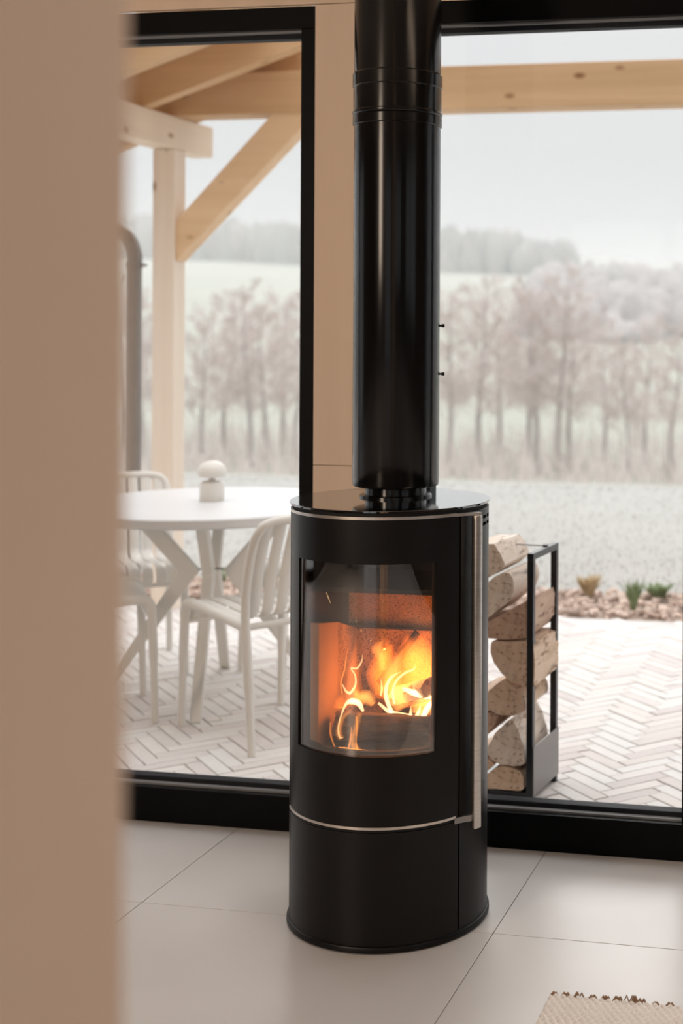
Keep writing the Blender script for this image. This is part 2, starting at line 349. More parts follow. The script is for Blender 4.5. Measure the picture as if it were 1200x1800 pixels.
# ------------------------------------------------------------------ terrace paving
ZT = -.01
ter = MB().box(-9.0, 3.2, 3.86, 6.93, -.16, -.028).build('terrace_paving', M_sand); structure(ter)
def paving():
    W, n = .055, 4; L = W*n; ang = math.radians(45); ca, sa = math.cos(ang), math.sin(ang); bricks = []
    for gx in range(-40, 115):
        for gy in range(-85, 115):
            k = (gx-gy) % (2*n)
            if k == 0: cx_, cy_, rot = gx+n/2, gy+.5, 0
            elif k == 2*n-1: cx_, cy_, rot = gx+.5, gy+n/2, 1
            else: continue
            px, py = cx_*W-.0, cy_*W
            x, y = -3+px*ca-py*sa, 3.0+px*sa+py*ca
            if -5.9 < x < 3.1 and 3.97 < y < 6.83: bricks.append((x, y, ang+(PI/2 if rot else 0)))
    vis = lambda b: (-.60 < b[0]/b[1] < -.425) or (-.29 < b[0]/b[1] < -.135)
    bricks.sort(key=lambda b: (not vis(b), b[1]))
    def brick_bm(m, mtx):
        h, w, l = .022, W/2-.0018, L/2-.0018; c = .002
        t = [(-l, -w), (l, -w), (l, w), (-l, w)]
        B = [m.bm.verts.new(mtx @ Vector((x, y, -h))) for x, y in t]; A = [m.bm.verts.new(mtx @ Vector((x, y, -c))) for x, y in t]
        T = [m.bm.verts.new(mtx @ Vector((x-math.copysign(c, x), y-math.copysign(c, y), 0))) for x, y in t]
        for P, Q in ((B, A), (A, T)):
            for i in range(4): m.bm.faces.new((P[i], P[(i+1) % 4], Q[(i+1) % 4], Q[i]))
        m.bm.faces.new(T)
    m = MB(); brick_bm(m, Matrix.Identity(4)); first = m.build('paver', M_paver, ter)
    rest = MB()
    for i, (x, y, a) in enumerate(bricks):
        z = ZT + R.uniform(-.0016, .0016); a += R.uniform(-.01, .01)
        if i < 300:
            o = first if i == 0 else link_copy(first, ter)
            o.location = (x, y, z); o.rotation_euler = (R.uniform(-.008, .008), R.uniform(-.008, .008), a)
        else: brick_bm(rest, Matrix.Translation((x, y, z)) @ Matrix.Rotation(a, 4, 'Z'))
    o = rest.build('paver_field', M_paver, ter); o['kind'] = 'stuff'
paving()

# ------------------------------------------------------------------ wood stove
SX, SY = -1.1845, 3.2775
st = empty('wood_stove', (SX, SY, 0), math.radians(1.4))
tag(st, 'black cylindrical wood-burning stove with a curved glass door and steel trim', 'stove')
def cyl(phi, r, z): return Vector((r*math.sin(phi), -r*math.cos(phi), z))
def curved(name, mat, r, th, phis, zs, holes=(), parent=st, smooth=40):
    """curved sheet: grid of cells, cells inside a hole left out"""
    m = MB(); rad = [math.radians(p) for p in phis]; V = {}
    def v(i, j, k):
        if (i, j, k) not in V: V[i, j, k] = m.bm.verts.new(cyl(rad[i], r-(th if k else 0), zs[j]))
        return V[i, j, k]
    filled = set()
    for i in range(len(phis)-1):
        for j in range(len(zs)-1):
            pc, zc = (phis[i]+phis[i+1])/2, (zs[j]+zs[j+1])/2
            if not any(a < pc < b and c < zc < d for a, b, c, d in holes): filled.add((i, j))
    for i, j in filled:
        m.bm.faces.new((v(i, j, 0), v(i+1, j, 0), v(i+1, j+1, 0), v(i, j+1, 0)))
        m.bm.faces.new((v(i, j+1, 1), v(i+1, j+1, 1), v(i+1, j, 1), v(i, j, 1)))
        for di, dj, a, b in ((-1, 0, (i, j), (i, j+1)), (1, 0, (i+1, j), (i+1, j+1)), (0, -1, (i, j), (i+1, j)), (0, 1, (i, j+1), (i+1, j+1))):
            if (i+di, j+dj) not in filled: m.bm.faces.new((v(*a, 0), v(*b, 0), v(*b, 1), v(*a, 1)))
    return m.build(name, mat, parent, smooth=smooth)
def steps(a, b, n, extra=()): return sorted(set([a+(b-a)*i/n for i in range(n+1)]) | set(extra))
RB = .24
PL, PR = -59.0, 60.3                                  # door edges, degrees
G = (-44.3, 44.5, .4515, .8925)                       # glass opening
door = curved('door', M_stove, RB, .006, steps(PL, PR, 40, G[:2]), [.278, .2875, .4515, .8925, .9945, 1.0], [G])
curved('door_glass', M_stglass, RB-.0035, .0035, steps(G[0]-1.5, G[1]+1.5, 40), [.444, .900], parent=door)
curved('glass_seal', M_dark, RB-.0072, .012, steps(G[0]-4, G[1]+4, 40, (G[0]+1.2, G[1]-.4)), [.43, .4535, .891, .91], [(G[0]+1.2, G[1]-.4, .4535, .891)], parent=door)
curved('steel_band', M_steel, RB+.0025, .006, steps(PL, PR-2.5, 36), [.9945, 1.0015], parent=door)
curved('steel_band', M_steel, RB+.0025, .006, steps(PL, PR-2.5, 36), [.2845, .2905], parent=door)
def handle():
    ph = math.radians(68.8); c, s = math.cos(ph-math.radians(12)), math.sin(ph-math.radians(12))
    mt = Matrix.Translation(cyl(ph, .262, 0)) @ Matrix.Rotation(ph-math.radians(14), 4, 'Z')
    m = MB(); m.box(-.0115, .0115, -.008, .008, .253, .993, .0035, mt)
    h = m.build('handle', M_steel, door, smooth=30)
    m = MB(); m.box(-.011, .011, -.0085, .0085, .252, .257, .0015, mt); m.build('end_cap', M_steel, h, smooth=30) if False else m.bm.free()
    a, b = cyl(math.radians(57), .242, .9985), cyl(ph, .263, .9955)
    m = MB()
    def bracket(z0, z1):
        A = [cyl(math.radians(57), .2425, 0), cyl(math.radians(63), .250, 0), cyl(ph+.03, .270, 0), cyl(ph+.02, .254, 0), cyl(math.radians(63), .2405, 0), cyl(math.radians(57), .2385, 0)]
        n = len(A); P = [m.bm.verts.new(p+Vector((0, 0, z0))) for p in A]; Q = [m.bm.verts.new(p+Vector((0, 0, z1))) for p in A]
        m.bm.faces.new(P); m.bm.faces.new(list(reversed(Q)))
        for i in range(n): m.bm.faces.new((P[i], P[(i+1) % n], Q[(i+1) % n], Q[i]))
    bracket(.9935, 1.0005); m.build('bracket', M_steel, door)
    m = MB()
    bracket(.272, .286); m.build('bracket', M_steel2, door)
handle()
# side and back shell with air slots near the top
slots = []
for a in (71.5, 82, 92.5, 103): slots += [(a, a+8.6, .958, .966), (a, a+8.6, .975, .983)]
ex = [v for s_ in slots for v in s_[:2]]
curved('side_shell', M_stove, RB, .005, steps(61.3, 299.8, 60, ex), [.016, .958, .966, .975, .983, 1.0], slots)
curved('plinth_panel', M_stove, RB, .006, steps(PL, PR, 40), [.016, .2765])
MB().lathe([(0, 0), (.238, 0), (.2455, .004), (.2455, .012), (.2435, .016), (.2385, .018), (.2385, .0195), (0, .0195)], 96).build('base_ring', M_stove, st, smooth=40)
MB().lathe([(.2335, .95), (.2335, 1.0095), (.222, 1.0095), (.222, .95)], 96, closed=True).build('inner_collar', M_dark, st, smooth=40)
MB().lathe([(.2335, .262), (.2335, .30), (.228, .30), (.228, .262)], 96, closed=True).build('inner_collar', M_dark, st, smooth=40)
MB().lathe([(0, 1.0095), (.2415, 1.0095), (.243, 1.011), (.243, 1.0145), (.2422, 1.0157), (0, 1.0157)], 128).build('top_plate', M_topglass, st, smooth=30)
# fire chamber
def chamber():
    hw = .128
    MB().lathe([(0, .425), (.222, .425), (.222, .437), (0, .437)], 64).build('hearth_plate', M_ash, st)
    MB().box(-hw-.02, hw+.02, .118, .145, .437, .668).build('back_board', M_verm, st, bevel=.002)
    MB().box(-.163, .163, .150, .172, .63, .765).build('upper_back_board', M_verm, st, bevel=.002)
    for s in (-1, 1):
        x = hw*s; m = MB()
        m.prism([(-.02, .437), (.118, .437), (.118, .668), (-.02, .712)], (x, 0, 0), (0, 1, 0), (0, 0, 1), (.024*s, 0, 0))
        m.build('side_board', M_verm, st, bevel=.002)
        y0 = -.150 if s < 0 else -.085
        m = MB(); m.prism([(y0, .437), (-.0215, .437), (-.0215, .712), (y0, .735)], (x-.002*s if s < 0 else x+.022, 0, 0), (0, 1, 0), (0, 0, 1), (.022*s, 0, 0))
        m.build('side_board', M_verm2, st, bevel=.002)
        MB().box(.172*s, .168*s, -.14, .16, .43, .94).build('side_plate', M_dark, st)
    MB().box(-.172, .172, .172, .180, .42, .95).build('rear_plate', M_dark, st)
    MB().box(-.165, .165, -.10, .172, .80, .812).build('baffle_plate', M_dark, st)
    curved('front_lip', M_dark, RB-.02, .012, steps(-44, 44, 20), [.425, .458])
chamber()

# flue pipe
PX, PY = -1.191, 3.33
fp = empty('flue_pipe', (PX, PY, 1.0157)); tag(fp, 'wide black flue pipe rising from the stove top to the ceiling', 'stove pipe')
b = -1.0157
MB().lathe([(.0, 1.042+b), (.098, 1.042+b), (.105, 1.044+b), (.107, 1.05+b), (.107, 1.937+b), (0, 1.937+b)], 96).build('lower_pipe', M_pipe, fp, smooth=30)
MB().lathe([(0, 1.937+b), (.1085, 1.937+b), (.1105, 1.939+b), (.1105, 1.960+b), (.1085, 1.963+b), (.0, 1.963+b)], 96).build('clamp_band', M_pipe, fp, smooth=30)
MB().lathe([(0, 1.963+b), (.1085, 1.963+b), (.1112, 1.966+b), (.1112, 1.971+b), (.109, 1.974+b), (.109, 2.031+b), (0, 2.031+b)], 96).build('coupling_sleeve', M_pipe, fp, smooth=30)
MB().lathe([(0, 2.031+b), (.1085, 2.031+b), (.111, 2.034+b), (.111, 2.064+b), (.1085, 2.068+b), (0, 2.068+b)], 96).build('clamp_band', M_pipe, fp, smooth=30)
MB().lathe([(0, 2.068+b), (.1072, 2.068+b), (.1072, 2.7995+b), (0, 2.7995+b)], 96).build('upper_pipe', M_pipe, fp, smooth=30)
MB().lathe([(0, 0), (.089, 0), (.089, .005), (.075, .007), (.075, .0275), (0, .0275)], 96).build('flue_collar', M_pipe, fp, smooth=30)
for z in (1.442, 1.321):
    d = Vector((.94, .336, 0)); m = MB(); m.tube([d*.1055, d*.112], .0026, 10).tube([d*.112, d*.1195], .0042, 10)
    m.build('screw', M_dark, fp, loc=(0, 0, z+b))

# ------------------------------------------------------------------ burning wood and flames
def fl_pt(a, b_, y=-.06):
    """point on the drawing plane y of the fire chamber; a, b are drawing units from its top left"""
    k = 1 + (y+.06)*.30
    return Vector(((-.189+.00029*a)*1.0, y, .835-.00029*b_))
fire_root = dict(loc=(SX, SY, 0), rotz=math.radians(1.4))
def rough_log(name, p0, p1, r0_, r1_, mat, label, cat='log', seg=14, squash=.85, seed=1, parent=None):
    rr_ = random.Random(seed); p0, p1 = Vector(p0), Vector(p1); c0 = (p0+p1)/2
    prof = [1+rr_.uniform(-.17, .17) for _ in range(seg)]; m = MB(); t = (p1-p0).normalized()
    a = Vector((0, 0, 1)); a = (a-t*a.dot(t)).normalized(); bb = t.cross(a); rings = []; n = 9
    for i in range(n+1):
        f = i/n; r = r0_+(r1_-r0_)*f; c = p0.lerp(p1, f)-c0
        rings.append([m.bm.verts.new(c+(a*math.cos(2*PI*k/seg)*squash+bb*math.sin(2*PI*k/seg))*r*prof[k]*(1+rr_.uniform(-.05, .05))+t*rr_.uniform(-.003, .003)) for k in range(seg)])
    for i in range(n):
        for k in range(seg): m.bm.faces.new((rings[i][k], rings[i][(k+1) % seg], rings[i+1][(k+1) % seg], rings[i+1][k]))
    m.bm.faces.new(list(reversed(rings[0]))); m.bm.faces.new(rings[-1])
    o = m.build(name, mat, smooth=50, loc=Matrix.Translation((SX, SY, 0)) @ Matrix.Rotation(math.radians(1.4), 4, 'Z') @ c0, rotz=math.radians(1.4))
    return tag(o, label, cat)
rough_log('burning_log', (-.100, -.105, .477), (.118, -.055, .474), .043, .036, M_burn, 'charred split log lying across the hearth at the front of the fire', seed=3)
rough_log('burning_log', (.015, .035, .520), (.122, -.045, .565), .030, .030, M_logA, 'pale log glowing behind the charred front log, on its right', seed=5)
rough_log('burning_log', (-.03, .045, .465), (.10, .085, .468), .028, .028, M_char, 'dark log lying at the back of the fire under the pale log', seed=8)
rough_log('kindling_stick', (-.035, .02, .553), (.038, .095, .668), .0125, .0105, M_char, 'charred stick leaning steeply amid the flames against the back board', 'stick', seg=8, seed=9)

F_dim = flame_mat('flame_orange', (1, .20, .022), 19)
F_mid = flame_mat('flame_bright', (1, .33, .06), 38)
F_hot = flame_mat('flame_edge_yellow', (1, .62, .30), 330)
F_org = flame_mat('flame_edge_orange', (1, .30, .05), 200)
fire = empty('fire', (SX, SY, .437), math.radians(1.4)); tag(fire, 'orange and yellow flames licking over the logs behind the stove glass', 'fire')
def flame(name, pts, rad, mat, flat=.5, y=-.06, n=6, seg=10):
    P = [Vector((*fl_pt(q[0], q[1], (q[2] if len(q) > 2 else y))[:2], fl_pt(q[0], q[1])[2]-.437)) for q in pts]
    C = spline(P, n); m = len(C); r = []
    for i in range(m):
        f = i/(m-1)*(len(rad)-1); k = min(int(f), len(rad)-2); r.append(max(.0003, (rad[k]+(rad[k+1]-rad[k])*(f-k))*.00029))
    if name != 'flame': return MB().tube(C, r, seg, flat=flat, up=(0, 1, 0)).build(name, mat, fire, smooth=80)
    flat = min(1, flat*1.5); o = MB().tube(C, [v*1.12 for v in r], 16, flat=flat, up=(0, 1, 0)).build(name, mat, fire, smooth=80)
    for q in (.78, .46): MB().tube([c.lerp(C[m//2], .06) for c in C], [v*q for v in r], 14, flat=flat, up=(0, 1, 0)).build('flame_core', mat, o, smooth=80)
    return o
# broad soft bodies (glowing gas), then brighter lobes, then thin bright edges
flame('flame', [(930, 1150, .03), (900, 950, .04), (860, 760, .05), (850, 560, .06)], [170, 230, 200, 20], F_dim, .35)
flame('flame', [(1080, 1130, .0), (1090, 950, .02), (1060, 800, .04), (1010, 620, .05)], [120, 190, 150, 10], F_dim, .35)
flame('flame', [(640, 1080, .0), (640, 900, .01), (600, 740, .02), (590, 560, .03)], [120, 110, 90, 8], F_dim, .4)
flame('flame', [(420, 1080, -.07), (410, 960, -.07), (400, 800, -.06), (410, 545, -.05)], [90, 80, 62, 4], F_dim, .45)
flame('flame', [(330, 1090, -.09), (330, 1030, -.09), (345, 960, -.09)], [60, 45, 6], F_dim, .5)
flame('flame', [(800, 1130, -.03), (700, 960, -.03), (700, 820, -.02), (760, 640, .0)], [80, 90, 70, 8], F_mid, .3)
flame('flame', [(960, 1150, -.05), (980, 1090, -.04), (1080, 1060, -.03), (1130, 960, -.02)], [70, 85, 80, 20], F_mid, .5)
flame('flame', [(600, 1060, -.075), (540, 1000, -.08), (480, 985, -.09), (430, 930, -.08)], [30, 62, 45, 15], F_mid, .5)
flame('flame', [(470, 1060, -.13), (405, 1130, -.14), (392, 1230, -.15), (415, 1285, -.15)], [14, 22, 26, 24], F_mid, .4)
flame('flame', [(545, 1080, -.13), (525, 1200, -.14), (500, 1300, -.145), (545, 1390, -.145)], [22, 26, 30, 40], F_mid, .3)
flame('flame', [(560, 1050, .01), (520, 900, .02), (560, 760, .03), (640, 630, .04)], [60, 95, 75, 10], F_dim, .6)
flame('flame', [(760, 1100, .0), (820, 900, .02), (780, 720, .04), (740, 560, .05)], [120, 150, 120, 15], F_dim, .4)
flame('flame', [(590, 840, .0), (570, 720, .0), (545, 660, .0), (590, 570, .0)], [30, 50, 60, 5], F_mid, .3)
for pts, mat, r in [
    ([(352, 960), (345, 860), (375, 760), (385, 680), (405, 570)], F_org, [7, 8, 7, 6, 2]),
    ([(430, 950), (470, 880), (465, 800), (430, 745), (480, 745), (520, 690), (530, 620)], F_hot, [10, 8, 7, 6, 8, 7, 2]),
    ([(355, 880), (390, 940), (430, 955)], F_hot, [5, 9, 12]),
    ([(600, 1050), (560, 985), (500, 970), (450, 1000), (405, 1110), (388, 1200), (400, 1270), (432, 1268)], F_hot, [10, 22, 22, 10, 6, 6, 6, 2]),
    ([(540, 1090), (545, 1200), (540, 1310), (560, 1385)], F_org, [8, 6, 6, 10]),
    ([(500, 1180), (490, 1290), (465, 1385)], F_org, [5, 6, 10]),
    ([(740, 1140), (690, 1020), (690, 920), (735, 840), (820, 785)], F_hot, [16, 16, 13, 10, 2]),
    ([(760, 1060), (745, 960), (775, 870), (850, 800), (925, 765), (935, 720)], F_hot, [10, 8, 9, 9, 8, 2]),
    ([(640, 1000), (650, 930), (635, 840)], F_hot, [8, 8, 2]),
    ([(620, 1060), (720, 1130), (830, 1150), (910, 1150)], F_hot, [10, 16, 18, 10]),
    ([(900, 1165), (900, 1110), (905, 1062)], F_hot, [16, 9, 1]),
    ([(950, 1165), (975, 1105), (985, 1050)], F_hot, [18, 12, 1]),
    ([(1000, 1170), (1030, 1110), (1060, 1060), (1120, 1010)], F_hot, [22, 22, 22, 18]),
    ([(830, 930), (920, 960), (1010, 985), (1120, 1000)], F_hot, [14, 22, 20, 12]),
    ([(320, 1150), (320, 1240), (345, 1320), (370, 1370)], F_org, [5, 7, 6, 5]),
    ([(350, 1180), (375, 1230)], F_org, [4, 3])]:
    yy = -.15 if pts[-1][1] > 1250 or pts[0][0] < 330 else (-.10 if pts[0][0] < 620 else -.06)
    flame('flame_edge', [(a, b_, yy) for a, b_ in pts], [v*1.25 for v in r], mat, .8, n=5, seg=8)
for a, b_, c, d in ((470, 350, 474, 362), (512, 420, 520, 440), (592, 515, 606, 502), (212, 125, 250, 215), (702, 180, 704, 186)):
    flame('spark', [(a, b_, -.1), ((a+c)/2, (b_+d)/2, -.1), (c, d, -.1)], [3, 5, 3], F_hot, 1)
em = MB()
rr2 = random.Random(4)
for i in range(46):
    x = -.055+rr2.uniform(-.045, .05); q_ = 1-abs(x+.06)/.06; em.box(x-.005, x+.005, rr2.uniform(-.166, -.155), rr2.uniform(-.152, -.146), .4375, .4385+max(0, q_)*rr2.uniform(.002, .006))
eb = em.build('ember_bed', emit_mat('glowing_embers', (1, .34, .08), 1.6), loc=(SX, SY, 0), rotz=math.radians(1.4)); tag(eb, 'bright glowing embers on the hearth below the charred front log', 'embers', kind='stuff')
for nm, p, e, c in (('fire_light', (.02, -.02, .60), .55, (1, .30, .06)), ('fire_light', (.08, .0, .64), .65, (1, .30, .06)), ('fire_light', (-.05, -.05, .55), .2, (1, .30, .06))):
    d = bpy.data.lights.new(nm, 'POINT'); d.energy = e; d.color = c; d.shadow_soft_size = .03; o = bpy.data.objects.new(nm, d); COL.objects.link(o); o.location = (SX+p[0], SY+p[1], p[2])

# ------------------------------------------------------------------ rug
def rug():
    x0, x1, y0, y1 = -.694, .55, 1.75, 2.925; st_ = .0045; nx, ny = int((x1-x0)/st_), int((y1-y0)/st_); w = x1-x0
    verts = []; faces = []
    for j in range(ny+1):
        for i in range(nx+1):
            x, y = i*st_, -j*st_; row = math.floor(y/.013)
            sx = math.sin(PI*(x/.0165+.5*(row % 2)))**2; sy = math.sin(PI*y/.013)**2
            e = min(i, nx-i, j, ny-j); z = .004+.0075*(sx*sy)**.6 if e > 0 else .0005
            verts.append((x+.0012*math.sin(row*2.1), y, z))
    for j in range(ny):
        for i in range(nx):
            a = j*(nx+1)+i; faces.append((a, a+nx+1, a+nx+2, a+1))
    me = bpy.data.meshes.new('rug'); me.from_pydata(verts, [], faces); me.materials.append(M_rug)
    for p in me.polygons: p.use_smooth = True
    o = bpy.data.objects.new('rug', me); COL.objects.link(o); o.location = (x0, y1, .0005)
    tag(o, 'chunky woven cream rug with brown tufted edge lying on the stone tiles', 'rug')
    for k, (x, s) in enumerate([(.01, .7), (.037, .8), (.066, 1.1), (.094, .8), (.123, .9), (.150, 1.0), (.178, 1.5), (.203, 1.0), (.232, .6), (.26, .8), (.30, 1.0), (.35, .8), (.40, 1.1)]):
        m = MB()
        for q in range(5): 
            a = x+R.uniform(-.007, .007)*s; m.tube([(a-.006, -.002, .004), (a, .001, .010*s+.002), (a+.006, -.002, .004)], [.0016, .003, .0016], 6)
        m.build('tuft', M_tuft, o, smooth=60)
rug()

# ------------------------------------------------------------------ terrace timber frame
PYF = 6.6
po = MB().box(-.06, .06, 0, .12, 0, 2.36).build('timber_post', M_wood_z, loc=(-3.617, PYF, ZT), bevel=.004); tag(po, 'square pale timber post carrying the terrace roof behind the round table', 'post')
po2 = MB().box(-.06, .06, 0, .12, 0, 2.52).build('timber_post', M_wood_z, loc=(1.5, PYF, ZT), bevel=.004); tag(po2, 'square timber post under the far right end of the long tie beam', 'post')
pl = MB().box(-.062, .062, -3.05+.0, .0, 0, .165).build('plate_beam', M_wood_y, loc=(-3.618, 7.02, 2.352), bevel=.006); tag(pl, 'pale roof plate beam resting on the timber post, its cut end projecting', 'beam')
tb = MB().box(-3.72, 1.75, 0, .17, 0, .213).build('tie_beam', M_wood_x, loc=(0, PYF+.01, 2.518), bevel=.005); tag(tb, 'long knotty horizontal tie beam crossing both windows above the terrace', 'beam')
m = MB(); m.prism([(0, 1.775), (.76, 2.522), (.525, 2.522), (0, 1.985)], (0, 0, 0), (1, 0, 0), (0, 0, 1), (0, .10, 0))
br = m.build('brace', M_wood_b, loc=(-3.556, PYF+.02, 0), bevel=.003); tag(br, 'diagonal timber brace from the post up to the long tie beam', 'brace')
def roof():
    sl = math.atan(.328); c = math.cos(sl)
    def z_at(x): return 2.520+.328*(x+3.56)
    ys = [6.785, 6.30, 5.78]
    nm = ['gable end rafter of the terrace roof, just beyond the long tie beam', 'second rafter from the gable end of the terrace roof', 'third rafter from the gable end of the terrace roof']
    for y, lab in zip(ys, nm):
        L0, L1 = -4.35, -.35
        m = MB(); m.prism([(L0, z_at(L0)), (L1, z_at(L1)), (L1, z_at(L1)+.17), (L0, z_at(L0)+.17)], (0, 0, 0), (1, 0, 0), (0, 0, 1), (0, .08, 0))
        o = m.build('rafter', M_wood_x, loc=(0, y, 0), bevel=.003); tag(o, lab, 'rafter', 'rafters of the terrace roof')
    o = MB().box(-.08, .08, 5.6, 7.1, 0, .2).build('ridge_beam', M_wood_y, loc=(-.27, 0, z_at(-.35)-.02), bevel=.004); tag(o, 'ridge beam at the top of the terrace rafters', 'beam')
    k = MB().box(-.06, .06, 0, .12, 0, z_at(-.35)-.02-2.731).build('king_post', M_wood_z, loc=(-.27, PYF+.02, 2.731)); tag(k, 'short post on the tie beam carrying the ridge beam', 'post')
    root = empty('roof_deck', (-4.4, 5.65, 0)); tag(root, 'brown board deck on the rafters at the eave of the terrace roof', 'roof')
    first = None; w = .14; x = -4.38
    while x < -2.95:
        o = MB().box(0, w/1-.003, 0, 1.5, 0, .022).build('board', M_board, root, bevel=.002) if first is None else link_copy(first, root)
        first = first or o
        o.location = (x+4.4, 0, z_at(x)+.171); o.rotation_euler = (0, -sl, 0); x += w*c
roof()
# downpipe at the post side
dp = empty('downpipe', (-3.95, 6.9, ZT)); tag(dp, 'grey metal rain downpipe with an elbow, left of the timber post', 'downpipe')
MB().tube(spline([(0, 0, .02), (0, 0, .9), (0, 0, 1.78)], 3) , .042, 20).build('pipe', M_grey, dp, smooth=50)
MB().tube(spline([(0, 0, 1.78), (0, 0, 1.84), (-.035, 0, 1.92), (-.11, 0, 1.965), (-.22, 0, 2.0), (-.42, 0, 2.06)], 5), .042, 20).build('elbow', M_grey, dp, smooth=50)
MB().lathe([(.042, 0), (.047, 0), (.047, .03), (.042, .03)], 20, closed=True).build('pipe_clamp', M_grey, dp, loc=(0, 0, 1.765))
MB().box(.04, .075, -.006, .006, .008, .02).build('clamp_screw', M_grey, dp, loc=(0, 0, 1.765))

# ------------------------------------------------------------------ round table
TX, TY = -2.6, 5.14
tab = empty('round_table', (TX, TY, ZT)); tag(tab, 'round white terrace table on four angled legs', 'table')
MB().lathe([(0, .717), (.526, .717), (.535, .724), (.535, .750), (.531, .755), (0, .755)], 96).build('table_top', M_whitetop, tab, smooth=30)
for k in range(4):
    a = math.atan2(-.944, .33) + k*PI/2; m = MB()
    P = [(.385, 0), (.433, 0), (.105, .475), (.325, .717), (.235, .717), (.028, .475), (.06, .42)]
    P = [(.405, 0), (.435, 0), (.125, .485), (.325, .717), (.245, .717), (.045, .485)]
    m.prism(P, (0, -.021, 0), (1, 0, 0), (0, 0, 1), (0, .042, 0))
    m.build('leg', M_white, tab, bevel=.006, rotz=a)
for k in range(2):
    a = math.atan2(-.944, .33)+k*PI/2; d = Vector((math.cos(a), math.sin(a), 0))
    MB().tube([d*.06+Vector((0, 0, .482+.008*k)), d*-.06+Vector((0, 0, .482+.008*k))], .004, 8).build('tie_rod', M_steel2, tab)

# mushroom shaped table lamp
lp = empty('table_lamp', (-2.621, 5.178, ZT+.755)); tag(lp, 'small white mushroom-shaped lamp on the round table', 'lamp')
MB().lathe([(0, 0), (.046, 0), (.048, .003), (.048, .062), (.044, .074), (.030, .080), (0, .080)], 40).build('base', M_white, lp, smooth=40)
MB().lathe([(0, .078), (.012, .078), (.012, .096), (0, .096)], 24).build('stem', M_white, lp, smooth=40)
MB().lathe([(0, .094), (.030, .092), (.050, .096), (.057, .108), (.056, .122), (.048, .140), (.034, .152), (.016, .158), (0, .159)], 40).build('shade', M_white, lp, smooth=50)

# ------------------------------------------------------------------ slatted chairs
def make_chair():
    root = empty('slatted_chair'); W_ = .205; r = .0155
    for s in (-1, 1):
        # front leg runs up and bends into the side rail; rear leg runs up into the back frame
        MB().tube(spline([(s*W_, .235, 0), (s*(W_-.002), .228, .25), (s*(W_-.004), .222, .405)], 4), [.0135]*4+[.0165]*5, 10).build('front_leg', M_white, root, smooth=60)
        MB().tube(spline([(s*(W_-.004), .222, .400), (s*(W_-.004), .212, .437), (s*(W_-.004), .17, .452), (s*(W_-.004), -.02, .440), (s*(W_-.004), -.205, .422)], 5), r*1.2, 10).build('side_rail', M_white, root, smooth=60)
        MB().tube(spline([(s*(W_+.012), -.275, 0), (s*(W_+.004), -.24, .22), (s*W_, -.208, .43)], 5), [.0135]*5+[.0165]*6, 10).build('rear_leg', M_white, root, smooth=60)
    arch = [(-W_, -.208, .42), (-W_, -.212, .55), (-W_, -.245, .68), (-W_+.012, -.275, .755), (-W_+.06, -.285, .785), (0, -.287, .79), (W_-.06, -.285, .785), (W_-.012, -.275, .755), (W_, -.245, .68), (W_, -.212, .55), (W_, -.208, .42)]
    MB().tube(spline(arch, 6), r, 10).build('back_frame', M_white, root, smooth=60)
    n = 7
    for k in range(n):
        x = -W_+.042+(2*W_-.084)*k/(n-1)
        pts = spline([(x, .218, .375), (x, .226, .415), (x, .205, .447), (x, .14, .457), (x, -.02, .446), (x, -.13, .440), (x, -.185, .462), (x, -.205, .54), (x, -.235, .66), (x, -.284, .787)], 4)
        MB().tube(pts, .0215, 8, flat=.30, up=(0, 0, 1)).build('slat', M_white, root, smooth=60)
    MB().tube([(-W_, .218, .38), (W_, .218, .38)], .009, 8).build('front_rail', M_white, root, smooth=60)
    MB().tube([(-W_, -.198, .42), (W_, -.198, .42)], .012, 8).build('rear_rail', M_white, root, smooth=60)
    return root
ch0 = make_chair()
for i, (x, y, fx, fy, lab) in enumerate([
    (-2.18, 4.73, -.825, .566, 'white slatted chair right of the table, its back turned beside the stove'),
    (-2.915, 4.745, .817, .577, 'white slatted chair at the left of the table, nearest the window'),
    (-3.14, 5.44, .6, -.8, 'white slatted chair behind the table on the left, facing the window'),
    (-2.34, 5.54, -.66, -.75, 'white slatted chair behind the table on the right, mostly hidden by other chair')]):
    o = ch0 if i == 0 else copy_tree(ch0)
    o.location = (x, y, ZT); o.rotation_euler.z = math.atan2(fy, fx)-PI/2; tag(o, lab, 'chair', 'white slatted chairs round the terrace table')

# ------------------------------------------------------------------ log rack and firewood
RX, RY, RA = -1.036, 4.126, math.radians(-5.5)
rk = empty('log_rack', (RX, RY, ZT), RA); tag(rk, 'black metal firewood rack standing on the terrace right of the stove', 'log rack')
RW, RD, RH = .50, .24, .762; t = .02
for x in (-t, -RW):
    for y in (0, RD-t): MB().box(x, x+t, y, y+t, 0, RH-t).build('upright', M_rack, rk, bevel=.001)
    MB().box(x, x+t, 0, RD, RH-t, RH).build('top_bar', M_rack, rk, bevel=.001)
    xs = x+t-.0005 if x == -t else x-.0025
    MB().box(xs, xs+.003, .004, RD+.003, .022, .172).build('side_panel', M_rackpanel, rk)
MB().box(-RW+t, -t, .003, RD-.003, .024, .031).build('shelf', M_rack, rk)
MB().box(-RW+t, -t, 0, .012, .006, .024).build('front_bar', M_rack, rk)
MB().box(-RW+t, -t, RD-.012, RD, .006, .024).build('rear_bar', M_rack, rk)
MB().tube([(-RW+t, .15, RH+.002), (-.012, .15, RH+.002)], .0022, 8).tube([(-.02, .15, RH+.002), (-.006, .15, RH+.002)], .007, 6).build('tie_rod', M_steel2, rk)
def A7(*p): return [(-1.1957+.0002793*a, .8382-.0002714*b_) for a, b_ in p]
def A8(*p): return [(-1.1957+.0002594*a, .3848-.0002518*b_) for a, b_ in p]
